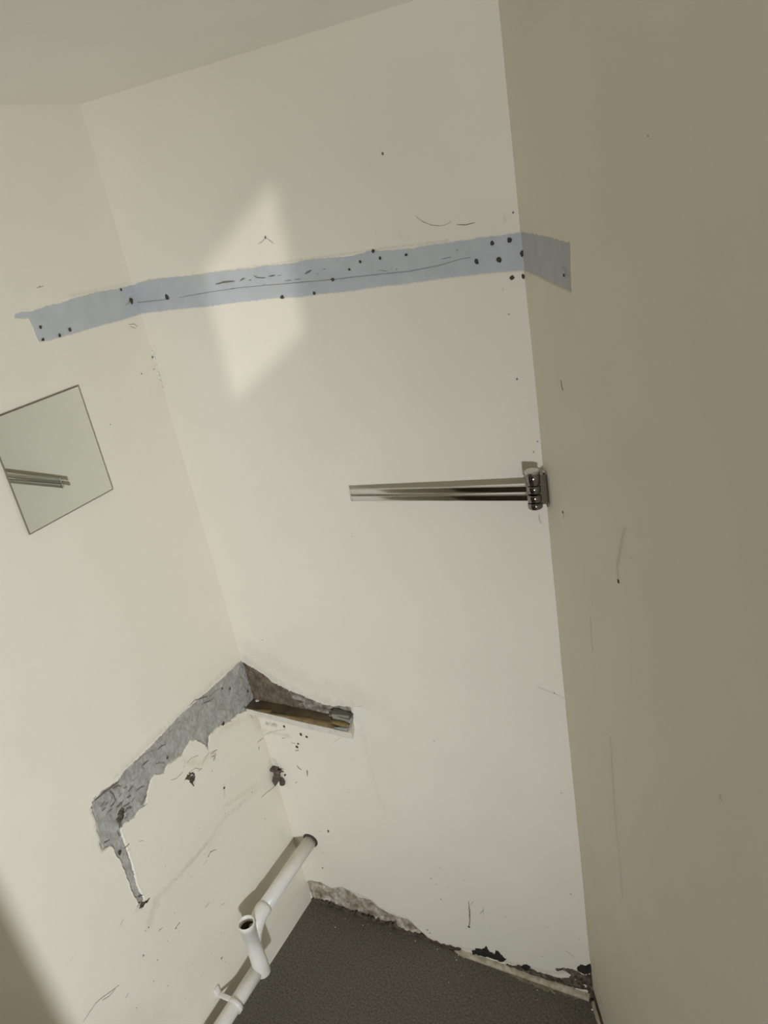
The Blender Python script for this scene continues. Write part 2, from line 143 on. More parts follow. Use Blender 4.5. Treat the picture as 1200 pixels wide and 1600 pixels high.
def sdf(poly, u, v):
    """signed distance to a polygon, negative inside"""
    u, v = np.asarray(u, float), np.asarray(v, float)
    d = np.full(u.shape, 1e9)
    ins = np.zeros(u.shape, bool)
    n = len(poly)
    for i in range(n):
        ax, ay = poly[i][:2]
        bx, by = poly[(i + 1) % n][:2]
        ex, ey = bx - ax, by - ay
        wx, wy = u - ax, v - ay
        t = np.clip((wx * ex + wy * ey) / (ex * ex + ey * ey + 1e-12), 0, 1)
        d = np.minimum(d, (wx - ex * t) ** 2 + (wy - ey * t) ** 2)
        c = ((ay > v) != (by > v)) & (u < ex * (v - ay) / (ey if abs(ey) > 1e-12 else 1e-12) + ax)
        ins ^= c
    d = np.sqrt(d)
    return np.where(ins, -d, d)

def line_dist(pts, u, v):
    d = np.full(u.shape, 1e9)
    pts = list(pts) if len(pts) > 1 else [pts[0], (pts[0][0] + 1e-4, pts[0][1])]
    for (ax, ay), (bx, by) in zip(pts[:-1], pts[1:]):
        ex, ey = bx - ax, by - ay
        t = np.clip(((u - ax) * ex + (v - ay) * ey) / (ex * ex + ey * ey + 1e-12), 0, 1)
        d = np.minimum(d, (u - ax - ex * t) ** 2 + (v - ay - ey * t) ** 2)
    return np.sqrt(d)

def bbox_mask(pts, u, v, pad):
    a = np.array([p[:2] for p in pts])
    return (u > a[:, 0].min() - pad) & (u < a[:, 0].max() + pad) & (v > a[:, 1].min() - pad) & (v < a[:, 1].max() + pad)

def steps(*spans):
    """coordinates from spans (start, end, step)"""
    out = []
    for a, b, s in spans:
        n = max(1, int(round((b - a) / s)))
        out += [a + (b - a) * i / n for i in range(n)]
    return np.array(out + [spans[-1][1]])

STAIN = {'grey': (0.42, 0.41, 0.38), 'brown': (0.50, 0.40, 0.29)}   # tint that dirt multiplies the paint by

def wall_grid(name, us, vs_, P, sunk=(), stains=(), bump=0.0003, parent=None):
    """a plastered wall: a fine sheet in which every bared patch is sunk below the paint, with dirt in the vertex colour"""
    U, V = np.meshgrid(us, vs_)
    Hh = noise2(U, V, 0.22, 3) * bump * 2 + noise2(U, V, 0.07, 5) * bump
    T = np.ones(U.shape + (3,))
    for poly, depth, rag, seed in sunk:
        m = bbox_mask(poly, U, V, 0.02)
        u, v = U[m], V[m]
        d = sdf(poly, u, v) + rag * (noise2(u, v, 0.006, seed) + 0.6 * noise2(u, v, 0.0025, seed + 1))
        k = np.clip(0.5 - d / 0.0016, 0, 1)
        lip = np.exp(-((d - 0.0025) / 0.002) ** 2) * 0.0005
        Hh[m] += lip - depth * k
    for kind, pts, wd, a in stains:
        m = bbox_mask(pts, U, V, wd * 2.5)
        if not m.any():
            continue
        u, v = U[m], V[m]
        d = line_dist(pts, u, v) + wd * 0.35 * noise2(u, v, max(wd * 0.8, 0.004), 11) + wd * 0.2 * noise2(u, v, 0.004, 12)
        k = a * np.clip(1 - d / wd, 0, 1) ** 1.1 * (0.8 + 0.35 * noise2(u, v, 0.005, 13))
        k = np.clip(k, 0, 1)[:, None]
        T[m] *= (1 - k) + k * np.array(STAIN[kind])
    nv, nu = U.shape
    co = P(U.ravel(), V.ravel(), Hh.ravel())
    idx = np.arange(nu * nv).reshape(nv, nu)
    f = np.stack([idx[:-1, :-1], idx[:-1, 1:], idx[1:, 1:], idx[1:, :-1]], -1).reshape(-1, 4)
    m = bpy.data.meshes.new(name)
    m.vertices.add(len(co))
    m.vertices.foreach_set('co', co.astype(np.float32).ravel())
    m.loops.add(f.size)
    m.loops.foreach_set('vertex_index', f.astype(np.int32).ravel())
    m.polygons.add(len(f))
    m.polygons.foreach_set('loop_start', np.arange(0, f.size, 4, dtype=np.int32))
    m.update(calc_edges=True)
    at = m.color_attributes.new('tint', 'FLOAT_COLOR', 'POINT')
    at.data.foreach_set('color', np.concatenate([T.reshape(-1, 3), np.ones((len(co), 1))], 1).astype(np.float32).ravel())
    o = add(name, m, M['paint'], parent, kind='structure', smooth=True)
    return o

def to3(P, u, v, h):
    return P(np.array([u], float), np.array([v], float), np.array([h], float))[0]

def slab(name, poly, P, h0, h1, mat, parent, grow=0.002, rag=0.0, **kw):
    """a patch with thickness, from depth h0 (buried) to its face at h1"""
    pts = np.array([p[:2] for p in poly])
    area = 0.5 * np.sum(pts[:, 0] * np.roll(pts[:, 1], -1) - pts[:, 1] * np.roll(pts[:, 0], -1))
    nx = np.roll(pts, -1, 0) - np.roll(pts, 1, 0)
    nn = np.stack([nx[:, 1], -nx[:, 0]], 1) * (1 if area > 0 else -1)
    nn /= np.linalg.norm(nn, axis=1)[:, None] + 1e-9
    pts = pts + nn * grow
    n = len(pts)
    vs3 = [to3(P, u, v, h1) for u, v in pts] + [to3(P, u, v, h0) for u, v in pts]
    fs = [tuple(range(n)), tuple(range(2 * n - 1, n - 1, -1))] + [(i, n + i, n + (i + 1) % n, (i + 1) % n) for i in range(n)]
    me = mesh_from(vs3, fs)
    bm = bmesh.new()
    bm.from_mesh(me)
    bmesh.ops.triangulate(bm, faces=[f for f in bm.faces if len(f.verts) > 4])
    bmesh.ops.recalc_face_normals(bm, faces=bm.faces)
    bm.to_mesh(me)
    bm.free()
    return add(name, me, mat, parent, **kw)

def relief(name, poly, P, res, hfun, mat, parent, rag=0.0015, seed=0, **kw):
    """an uneven crust inside an outline: hfun(u, v, depth_inside) gives its height; its rim drops back into the wall"""
    a = np.array([p[:2] for p in poly])
    us = np.arange(a[:, 0].min() - 0.004, a[:, 0].max() + 0.004, res)
    vv = np.arange(a[:, 1].min() - 0.004, a[:, 1].max() + 0.004, res)
    U, V = np.meshgrid(us, vv)
    d = sdf(poly, U, V) + rag * (noise2(U, V, 0.007, seed) + 0.6 * noise2(U, V, 0.003, seed + 1))
    Hh = hfun(U, V, -d)
    Hh = np.where(d > 0, np.minimum(Hh, -0.004), Hh)
    idx = -np.ones(U.shape, int)
    keep = d < res * 1.2
    cell = keep[:-1, :-1] & keep[:-1, 1:] & keep[1:, 1:] & keep[1:, :-1]
    used = np.zeros(U.shape, bool)
    for di in (0, 1):
        for dj in (0, 1):
            used[di:used.shape[0] - 1 + di, dj:used.shape[1] - 1 + dj] |= cell
    idx[used] = np.arange(used.sum())
    co = P(U[used], V[used], Hh[used])
    f = np.stack([idx[:-1, :-1], idx[:-1, 1:], idx[1:, 1:], idx[1:, :-1]], -1)[cell]
    me = mesh_from(co.tolist(), f.tolist())
    return add(name, me, mat, parent, smooth=True, **kw)

def hole(name, u, v, r, P, mat, parent, h=0.0010, **kw):
    """a drilled hole: ragged dark pit with a slightly raised rim"""
    n = 10
    rr = [r * random.uniform(0.75, 1.2) for _ in range(n)]
    sq = random.uniform(0.75, 1.3)
    vs3 = []
    for k, hh in ((1.15, h - 0.0006), (0.95, h + 0.0004), (0.7, h)):
        for i in range(n):
            a = 2 * math.pi * i / n
            vs3.append(to3(P, u + math.cos(a) * rr[i] * k, v + math.sin(a) * rr[i] * k * sq, hh))
    vs3.append(to3(P, u, v, h - 0.0002))
    fs = []
    for q in (0, 1):
        for i in range(n):
            j = (i + 1) % n
            fs.append((q * n + i, q * n + j, (q + 1) * n + j, (q + 1) * n + i))
    fs += [(2 * n + i, 2 * n + (i + 1) % n, 3 * n) for i in range(n)]
    return add(name, mesh_from(vs3, fs), mat, parent, **kw)

def ribbon(vs3, fs, pts, w, P, h=0.0011):
    """a scratch: a low tapering ridge along a line on the wall"""
    pts = [np.array(p[:2]) for p in pts]
    fine = [pts[0]]
    for a, b in zip(pts[:-1], pts[1:]):
        n = max(1, int(np.linalg.norm(b - a) / 0.006))
        fine += [a + (b - a) * (i + 1) / n for i in range(n)]
    n = len(fine)
    base = len(vs3)
    for i, p in enumerate(fine):
        t = fine[min(i + 1, n - 1)] - fine[max(i - 1, 0)]
        t = t / (np.linalg.norm(t) + 1e-9)
        nn = np.array([-t[1], t[0]])
        x = i / max(1, n - 1)
        k = w * (0.35 + 0.65 * math.sin(math.pi * min(1, max(0, x * 0.9 + 0.05)))) * random.uniform(0.65, 1.2)
        p = p + nn * random.uniform(-0.25, 0.25) * w
        vs3 += [to3(P, *(p + nn * k), h - 0.0008), to3(P, *p, h), to3(P, *(p - nn * k), h - 0.0008)]
    for i in range(n - 1):
        b = base + i * 3
        fs += [(b, b + 3, b + 4, b + 1), (b + 1, b + 4, b + 5, b + 2)]

def speck(vs3, fs, u, v, r, P, h=0.0011):
    b = len(vs3)
    n = 7
    sx, sy = random.uniform(0.7, 1.2), random.uniform(0.8, 1.5)
    for i in range(n):
        a = 2 * math.pi * i / n
        k = r * random.uniform(0.7, 1.15)
        vs3.append(to3(P, u + math.cos(a) * k * sx, v + math.sin(a) * k * sy, h - 0.0008))
    vs3.append(to3(P, u, v, h))
    fs += [(b + i, b + (i + 1) % n, b + n) for i in range(n)]

def tube(path, r, n=20, cap=True, inner=None):
    """a round tube along points; r a radius or one per point; inner = bore depth radius for an open far end"""
    path = [Vector(p) for p in path]
    rs = r if isinstance(r, (list, tuple)) else [r] * len(path)
    vs3, fs = [], []
    t0 = (path[1] - path[0]).normalized()
    ref = Vector((0, 0, 1)) if abs(t0.z) < 0.9 else Vector((1, 0, 0))
    nrm = t0.cross(ref).normalized()
    for i, p in enumerate(path):
        t = (path[min(i + 1, len(path) - 1)] - path[max(i - 1, 0)]).normalized()
        nrm = (nrm - t * nrm.dot(t)).normalized()
        b = t.cross(nrm)
        for k in range(n):
            a = 2 * math.pi * k / n
            vs3.append(p + (nrm * math.cos(a) + b * math.sin(a)) * rs[i])
    for i in range(len(path) - 1):
        for k in range(n):
            j = (k + 1) % n
            fs.append((i * n + k, i * n + j, (i + 1) * n + j, (i + 1) * n + k))
    if cap:
        fs.append(tuple(range(n - 1, -1, -1)))
        fs.append(tuple((len(path) - 1) * n + k for k in range(n)))
    me = mesh_from(vs3, fs)
    bm = bmesh.new()
    bm.from_mesh(me)
    bmesh.ops.recalc_face_normals(bm, faces=bm.faces)
    bm.to_mesh(me)
    bm.free()
    return me

def box_mesh(lo, hi, bev=0.0, jit=0.0, seg=1):
    bm = bmesh.new()
    bmesh.ops.create_cube(bm, size=1)
    for v in bm.verts:
        v.co = Vector([lo[i] + (v.co[i] + 0.5) * (hi[i] - lo[i]) for i in range(3)])
        if jit:
            v.co += Vector([random.uniform(-jit, jit) for _ in range(3)])
    if bev:
        bmesh.ops.bevel(bm, geom=list(bm.edges), offset=bev, segments=seg + 1, affect='EDGES', profile=0.5)
    me = bpy.data.meshes.new('b')
    bm.to_mesh(me)
    bm.free()
    return me

def arc(p0, p1, p2, n=8):
    p0, p1, p2 = Vector(p0), Vector(p1), Vector(p2)
    return [p0 * (1 - t) ** 2 + p1 * 2 * t * (1 - t) + p2 * t * t for t in [i / n for i in range(n + 1)]]

# ------------------------------------------------------------------ materials
M = {}
def material(key, col, rough=0.6, metal=0.0, var=0.0, scale=40.0, col2=None, bump=0.0, bscale=120.0, tint=False, spec=0.5, detail=6.0, lo=0.35, hi=0.65):
    m = bpy.data.materials.new(key)
    m.use_nodes = True
    nt = m.node_tree
    b = nt.nodes['Principled BSDF']
    b.inputs['Roughness'].default_value = rough
    b.inputs['Metallic'].default_value = metal
    b.inputs['Specular IOR Level'].default_value = spec
    tc = nt.nodes.new('ShaderNodeTexCoord')
    def noise(s, d=6.0):
        n = nt.nodes.new('ShaderNodeTexNoise')
        n.inputs['Scale'].default_value = s
        n.inputs['Detail'].default_value = d
        nt.links.new(tc.outputs['Object'], n.inputs['Vector'])
        return n
    out = None
    if col2 is not None or var:
        n = noise(scale, detail)
        r = nt.nodes.new('ShaderNodeValToRGB')
        c2 = col2 if col2 is not None else tuple(c * (1 - var) for c in col)
        r.color_ramp.elements[0].position = lo
        r.color_ramp.elements[1].position = hi
        r.color_ramp.elements[0].color = (*c2, 1)
        r.color_ramp.elements[1].color = (*col, 1)
        nt.links.new(n.outputs['Fac'], r.inputs['Fac'])
        out = r.outputs['Color']
    if tint:
        a = nt.nodes.new('ShaderNodeVertexColor')
        a.layer_name = 'tint'
        mx = nt.nodes.new('ShaderNodeMix')
        mx.data_type = 'RGBA'
        mx.blend_type = 'MULTIPLY'
        mx.inputs[0].default_value = 1.0
        if out is None:
            mx.inputs[6].default_value = (*col, 1)
        else:
            nt.links.new(out, mx.inputs[6])
        nt.links.new(a.outputs['Color'], mx.inputs[7])
        out = mx.outputs[2]
    if out is not None:
        nt.links.new(out, b.inputs['Base Color'])
    else:
        b.inputs['Base Color'].default_value = (*col, 1)
    if bump:
        n = noise(bscale, 8.0)
        bp = nt.nodes.new('ShaderNodeBump')
        bp.inputs['Strength'].default_value = 1.0
        bp.inputs['Distance'].default_value = bump
        nt.links.new(n.outputs['Fac'], bp.inputs['Height'])
        nt.links.new(bp.outputs['Normal'], b.inputs['Normal'])
    M[key] = m
    return m

material('paint', (0.86, 0.795, 0.66), 0.55, var=0.03, scale=5, bump=0.00018, bscale=160, tint=True, spec=0.3)
material('plain_paint', (0.86, 0.795, 0.66), 0.6, var=0.03, scale=4)
material('partition_brown', (0.075, 0.045, 0.022), 0.5, var=0.3, scale=9)
material('room_paint', (0.30, 0.25, 0.18), 0.7, var=0.03, scale=4)
material('room_floor', (0.06, 0.045, 0.03), 0.6, var=0.2, scale=12)
material('ceiling_paint', (0.94, 0.895, 0.80), 0.6, var=0.03, scale=4, bump=0.0003, bscale=140)
material('band_plaster', (0.545, 0.56, 0.565), 0.7, col2=(0.50, 0.51, 0.515), scale=28, bump=0.0003, bscale=170, spec=0.25)
material('low_plaster', (0.46, 0.445, 0.395), 0.75, col2=(0.34, 0.325, 0.28), scale=45, bump=0.0022, bscale=110, spec=0.25)
material('brown_plaster', (0.21, 0.155, 0.108), 0.8, col2=(0.105, 0.07, 0.044), scale=45, bump=0.003, bscale=110)
material('streaked_plaster', (0.37, 0.33, 0.275), 0.8, col2=(0.13, 0.10, 0.07), scale=60, bump=0.003, bscale=110, lo=0.36, hi=0.62)
material('crumble', (0.60, 0.54, 0.44), 0.85, col2=(0.22, 0.165, 0.10), scale=38, bump=0.003, bscale=150, lo=0.36, hi=0.66)
material('dirt', (0.20, 0.16, 0.105), 0.9, col2=(0.05, 0.04, 0.025), scale=90, bump=0.003, bscale=170, lo=0.4, hi=0.68)
material('mould', (0.030, 0.027, 0.020), 0.85, col2=(0.010, 0.009, 0.006), scale=160, bump=0.003, bscale=260)
material('filler', (0.86, 0.81, 0.685), 0.6, var=0.04, scale=40, bump=0.001, bscale=120)
material('hole', (0.065, 0.052, 0.037), 0.9)
material('mark', (0.20, 0.18, 0.145), 0.9)
material('mark_soft', (0.42, 0.39, 0.33), 0.9)
material('flake', (0.84, 0.82, 0.76), 0.6)
material('floor', (0.205, 0.184, 0.141), 0.75, col2=(0.066, 0.058, 0.043), scale=210, bump=0.0014, bscale=320, spec=0.3, detail=3, lo=0.26, hi=0.76)
material('residue', (0.30, 0.25, 0.165), 0.8, col2=(0.17, 0.14, 0.09), scale=60, bump=0.001, bscale=150)
material('trim_paint', (0.60, 0.53, 0.40), 0.6, col2=(0.40, 0.33, 0.22), scale=70, bump=0.0015, bscale=120)
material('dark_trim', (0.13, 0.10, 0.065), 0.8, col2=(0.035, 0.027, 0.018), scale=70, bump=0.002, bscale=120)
material('wood_top', (0.135, 0.098, 0.048), 0.42, col2=(0.060, 0.046, 0.026), scale=22, bump=0.0012, bscale=60)
material('wood_ochre', (0.30, 0.205, 0.085), 0.4, col2=(0.20, 0.135, 0.055), scale=40, bump=0.001, bscale=90)
material('batten_paint', (0.72, 0.665, 0.56), 0.6, col2=(0.60, 0.54, 0.45), scale=45, bump=0.0012, bscale=110, lo=0.3, hi=0.5)
material('glue', (0.27, 0.185, 0.065), 0.28, col2=(0.17, 0.115, 0.04), scale=60, bump=0.001, bscale=60)
material('tile', (0.40, 0.37, 0.30), 0.35, col2=(0.28, 0.26, 0.21), scale=60, bump=0.001, bscale=120)
material('tile_edge', (0.11, 0.11, 0.085), 0.5, var=0.3, scale=80)
material('metal_strip', (0.42, 0.44, 0.46), 0.4, metal=0.3)
material('pvc', (0.80, 0.765, 0.69), 0.32, var=0.05, scale=25)
material('pvc_white', (0.86, 0.82, 0.73), 0.3, var=0.04, scale=25)
material('pvc_dark', (0.07, 0.055, 0.03), 0.7)
material('chrome', (0.60, 0.60, 0.58), 0.07, metal=1.0)
material('chrome_dark_reflection', (0.26, 0.25, 0.235), 0.10, metal=1.0)  # chrome darkened to stand for the dark surroundings the post mirrors
material('mirror', (0.80, 0.82, 0.76), 0.015, metal=1.0)
material('mirror_edge', (0.19, 0.17, 0.12), 0.35)
material('plug_metal', (0.16, 0.145, 0.10), 0.45, metal=0.4, var=0.5, scale=160)
material('plug_brown', (0.14, 0.10, 0.075), 0.6, var=0.5, scale=200)

# ------------------------------------------------------------------ the recess: walls, ceiling, floor
PB = lambda u, v, h: np.stack([u, -h, v], 1)                                            # back wall
PL = lambda u, v, h: np.stack([h, -u, v], 1)                                            # left wall
PR = lambda u, v, h: np.stack([W + RD.x * u + RN.x * h, RD.y * u + RN.y * h, v], 1)     # right wall

F = 0.0015
wall_back = wall_grid('wall_back', steps((-0.006, W + 0.006, F)),
    steps((-0.015, 0.12, F), (0.12, 0.40, 0.006), (0.40, 0.88, 0.002), (0.88, 1.69, 0.012), (1.69, 1.79, F), (1.79, H, 0.012)), PB,
    sunk=[(BAND_BACK, 0.0035, 0.0008, 21), (NICHE_BACK, 0.010, 0.0022, 31), (CRUMBLE, 0.014, 0.001, 41)], stains=STAIN_BACK)
wall_left = wall_grid('wall_left', steps((-0.006, 0.50, F), (0.50, 0.62, 0.006), (0.62, 1.5, 0.02)),
    steps((-0.015, 0.06, 0.005), (0.06, 0.20, 0.005), (0.20, 0.44, 0.003), (0.44, 0.86, F), (0.86, 1.68, 0.012), (1.68, 1.79, F), (1.79, H, 0.012)), PL,
    sunk=[(BAND_LEFT, 0.0035, 0.0008, 22), (BAND_LOW, 0.008, 0.0014, 32)], stains=STAIN_LEFT)
wall_right = wall_grid('wall_right', steps((-0.006, 0.30, 0.002), (0.30, 1.744, 0.02)),
    steps((0.028, 0.2, 0.02), (0.2, 1.69, 0.02), (1.69, 1.79, 0.002), (1.79, H, 0.02), (H, 2.9, 0.1)), PR,
    sunk=[(BAND_RIGHT, 0.0035, 0.0008, 23)], stains=STAIN_RIGHT)

def plain(name, verts, faces, mat, **kw):
    return add(name, mesh_from(verts, faces), mat, kind='structure', **kw)

def block(name, lo, hi, mat):
    return add(name, box_mesh(lo, hi), mat, kind='structure')

ceiling = block('ceiling', (-0.1, -0.92, H), (1.7, 0.1, H + 0.12), M['ceiling_paint'])
floor = plain('floor', [(-0.02, 0.02, 0), (W + 0.03, 0.02, 0), (W + 0.03 + RD.x * 1.744, RD.y * 1.744, 0), (-0.02, RD.y * 1.744, 0)], [(0, 3, 2, 1)], M['floor'])

# the room the recess opens into (behind the photographer): lets in the bulb's and the sun's light
EY = RD.y * 1.744
FX, FY = W + RD.x * 1.744, EY
HX = Vector((-0.2534, 0.9674, 0)).normalized()                       # run of the wall that holds the fanlight
WC = Vector((0.290 + 0.5 * 5.5, -5.5, 1.711 + 0.15 * 5.5))            # centre of the fanlight
def wcut(t, z):
    p = WC + HX * t
    return (p.x, p.y, z)
zt, zb = WC.z + 0.1275, WC.z - 0.1275
tA, tB = -1.6, (FY - WC.y) / HX.y
vv = [wcut(tA, 0), wcut(tB, 0), wcut(tB, zb), wcut(tA, zb), wcut(tA, zt), wcut(tB, zt), wcut(tB, 2.9), wcut(tA, 2.9),
      wcut(-0.445, zb), wcut(-0.445, zt), wcut(0.445, zb), wcut(0.445, zt)]
plain('wall_side', vv, [(0, 1, 2, 3), (4, 5, 6, 7), (3, 8, 9, 4), (10, 2, 5, 11)], M['room_paint'])
pA, pB = Vector(wcut(tA, 0)), Vector(wcut(tB, 0))
plain('wall_return', [(FX, FY, 0), (pB.x, pB.y, 0), (pB.x, pB.y, 2.9), (FX, FY, 2.9)], [(0, 1, 2, 3)], M['room_paint'])
plain('wall_rear', [(0, pA.y, 0), (pA.x, pA.y, 0), (pA.x, pA.y, 2.9), (0, pA.y, 2.9)], [(0, 1, 2, 3)], M['room_paint'])
plain('wall_far_left', [(0, FY, 0), (0, pA.y, 0), (0, pA.y, 2.9), (0, FY, 2.9)], [(0, 1, 2, 3)], M['room_paint'])
plain('wall_above', [(0, -0.92, H), (1.6, -0.92, H), (1.6, -0.92, 2.9), (0, -0.92, 2.9)], [(0, 1, 2, 3)], M['plain_paint'])
plain('wall_left_upper', [(0, -0.92, H), (0, FY, H), (0, FY, 2.9), (0, -0.92, 2.9)], [(0, 1, 2, 3)], M['plain_paint'])
block('shade_partition', (-0.02, -1.20, 0), (0.449, -1.15, 2.9), M['partition_brown'])  # unseen partition added to throw the shadow at the lower left
plain('ceiling_room', [(-0.1, -0.9, 2.9), (1.75, -0.9, 2.9), (FX + 0.03, FY, 2.9), (pB.x, pB.y, 2.9), (pA.x, pA.y, 2.9), (-0.1, pA.y, 2.9)], [(0, 1, 2, 3, 4, 5)], M['room_paint'])
plain('floor_room', [(0, FY, 0), (pB.x, FY, 0), (pA.x, pA.y, 0), (0, pA.y, 0)], [(0, 1, 2, 3)], M['room_floor'])

# ------------------------------------------------------------------ bared patches and marks (parts of the walls)
def part(name, label=None, **kw):
    return dict(name=name, label=label, **kw)

slab('bare_plaster_band', BAND_BACK, PB, -0.005, -0.0012, M['band_plaster'], wall_back, label='lilac grey bare plaster band')
slab('bare_plaster_band', BAND_LEFT, PL, -0.005, -0.0012, M['band_plaster'], wall_left, label='lilac grey bare plaster band')
slab('bare_plaster_band', BAND_RIGHT, PR, -0.005, -0.0012, M['band_plaster'], wall_right, label='lilac grey bare plaster band')

def h_low(u, v, d):
    return -0.0022 + 0.0012 * noise2(u, v, 0.02, 61) + 0.0011 * noise2(u, v, 0.006, 62) + 0.0006 * noise2(u, v, 0.003, 63)
relief('bare_plaster_patch', BAND_LOW, PL, 0.002, h_low, M['low_plaster'], wall_left, rag=0.0012, seed=32, label='rough grey bare plaster')
def h_niche(u, v, d):
    return -0.0032 + 0.0016 * noise2(u, v, 0.02, 64) + 0.0018 * noise2(u, v, 0.007, 65) + 0.0008 * noise2(u, v, 0.003, 66)
split = [(0.080, 0.830), (0.098, 0.812), (0.092, 0.800), (0.118, 0.792), (0.108, 0.776), (0.140, 0.770), (0.124, 0.756), (0.160, 0.748), (0.138, 0.738), (0.175, 0.730), (0.165, 0.700)]
ni = [p for p in NICHE_BACK if p[0] < 0.085 and p[1] > 0.74]
nl = ni + split + [p for p in NICHE_BACK if p[0] < 0.165 and p[1] < 0.74]
relief('bare_plaster_patch', NICHE_BACK, PB, 0.002, h_niche, M['streaked_plaster'], wall_back, rag=0.002, seed=31, label='grey brown streaked bare plaster')
relief('damp_stain', nl, PB, 0.0015, lambda u, v, d: h_niche(u, v, d) + 0.0009 * np.clip(d / 0.004, 0, 1), M['brown_plaster'], wall_back, rag=0.004, seed=35, label='dark brown damp stained plaster')
def h_crumb(u, v, d):
    k = np.clip(d / 0.012, 0, 1)
    return -0.0045 + k * (0.004 * noise2(u, v, 0.022, 67) + 0.0045 * noise2(u, v, 0.009, 68) + 0.0015 * noise2(u, v, 0.004, 69))
relief('crumbling_plaster', CRUMBLE, PB, 0.0015, h_crumb, M['crumble'], wall_back, rag=0.0015, seed=41, label='crumbling brown and cream plaster')
def h_crust(u, v, d):
    return np.clip(d / 0.004, 0, 1) * (0.0022 + 0.0022 * noise2(u, v, 0.012, 71) + 0.0012 * noise2(u, v, 0.005, 72)) - 0.0004
relief('dirt_and_shade_crust', DIRTBAND, PB, 0.0015, h_crust, M['dirt'], wall_back, rag=0.003, seed=43)
relief('dirt_and_shade_crust', FOOT_SHADE, PB, 0.0015, lambda u, v, d: h_crust(u, v, d) + 0.002, M['dark_trim'], wall_back, rag=0.003, seed=47)  # contact shadow along the wall foot, put in as a dark crust
def h_mould(u, v, d):
    return np.clip(d / 0.003, 0, 1) * (0.0045 + 0.002 * noise2(u, v, 0.008, 73) + 0.001 * noise2(u, v, 0.003, 74)) - 0.0004
for i, poly in enumerate(MOULD):
    relief('mould_patch', poly, PB, 0.0012, h_mould, M['mould'] if i not in (3, 4) else M['dirt'], wall_back, rag=0.0022, seed=51 + i)
for poly in DARKBITS_LEFT:
    relief('gouge', poly, PL, 0.0012, lambda u, v, d: np.clip(d / 0.003, 0, 1) * (0.0012 + 0.0012 * noise2(u, v, 0.005, 75)) - 0.0004, M['dirt'], wall_left, rag=0.003, seed=57)
slab('filler_smear', FILLER, PB, -0.002, 0.0016, M['filler'], wall_back, grow=0.0)

PX = 0.00155
for hs, P, wl in ((HOLES_BACK, PB, wall_back), (HOLES_LEFT, PL, wall_left), (HOLES_RIGHT, PR, wall_right)):
    for u, v, r in hs:
        hole('screw_hole', u, v, (r * 0.55 + 0.5) * PX * (0.75 if P is PR else 1), P, M['hole'], wl)
for scr, sp, P, wl, k in ((SCR_BACK, SPECK_BACK, PB, wall_back, 1), (SCR_LEFT, SPECK_LEFT, PL, wall_left, 1), (SCR_RIGHT, SPECK_RIGHT, PR, wall_right, 0.5)):
    for nm, mt, test in (('scuff_marks', 'mark', lambda w: w >= 1.5), ('scratch_marks', 'mark_soft', lambda w: w < 1.5)):
        v3, f3 = [], []
        for w, pts in scr:
            if test(w):
                ribbon(v3, f3, pts, w * PX * (0.5 if w >= 1.5 else 0.4) * k, P)
        for u, v, r in sp:
            if test(r):
                speck(v3, f3, u, v, r * PX * 0.9 * k, P)
        if v3:
            add(nm, mesh_from(v3, f3), M[mt], wl, kind='stuff')

# torn paint flakes down the corner of the left wall
v3, f3 = [], []
for z, y, r in ((1.585, -0.002, .004), (1.578, -0.003, .005), (1.566, -0.002, .004), (1.553, -0.002, .003), (1.60, -0.001, .004), (1.63, -0.002, .006), (1.615, -0.001, .005), (1.54, -0.001, .003)):
    b = len(v3)
    for i in range(6):
        a = i * math.pi / 3
        q = r * random.uniform(0.6, 1.2)
        v3.append((0.002 + 0.0015 * math.cos(a), y - 0.001 + 0.5 * q * math.cos(a), z + q * math.sin(a)))
    v3.append((0.005, y - 0.002, z))
    f3 += [(b + i, b + (i + 1) % 6, b + 6) for i in range(6)]
add('paint_flakes', mesh_from(v3, f3), M['flake'], wall_left, kind='stuff')

# ------------------------------------------------------------------ trim left along the foot of the walls
def strip(name, top, mat, depth, label=None):
    """a remnant of quadrant beading: rounded front, ragged top"""
    pts = []
    for (a, b), (c, d) in zip(top[:-1], top[1:]):
        n = max(1, int((c - a) / 0.006))
        pts += [(a + (c - a) * i / n, b + (d - b) * i / n) for i in range(n)]
    pts.append(top[-1])
    v3, f3 = [], []
    for i, (x, z) in enumerate(pts):
        z = z + 0.0022 * float(noise2(x, 0.0, 0.012, 81))
        e = min(1, 0.35 + i / 6)
        for y, zz in ((0.003, z), (-0.002, z * 1.02), (-depth * 0.6 * e, z * 0.85), (-depth * e, z * 0.5), (-depth * e, -0.002), (0.003, -0.002)):
            v3.append((x, y, zz))
    n = 6
    for i in range(len(pts) - 1):
        for k in range(n):
            j = (k + 1) % n
            f3.append((i * n + k, (i + 1) * n + k, (i + 1) * n + j, i * n + j))
    f3 += [tuple(range(n)), tuple((len(pts) - 1) * n + k for k in range(n - 1, -1, -1))]
    return add(name, mesh_from(v3, f3), mat, kind='structure', label=label)
strip('trim_1', [(0.455, 0.004), (0.48, 0.009), (0.55, 0.0105), (0.64, 0.0105), (0.72, 0.0115), (W - 0.008, 0.014)], M['trim_paint'], 0.012, 'chipped cream beading left along the foot of the back wall')

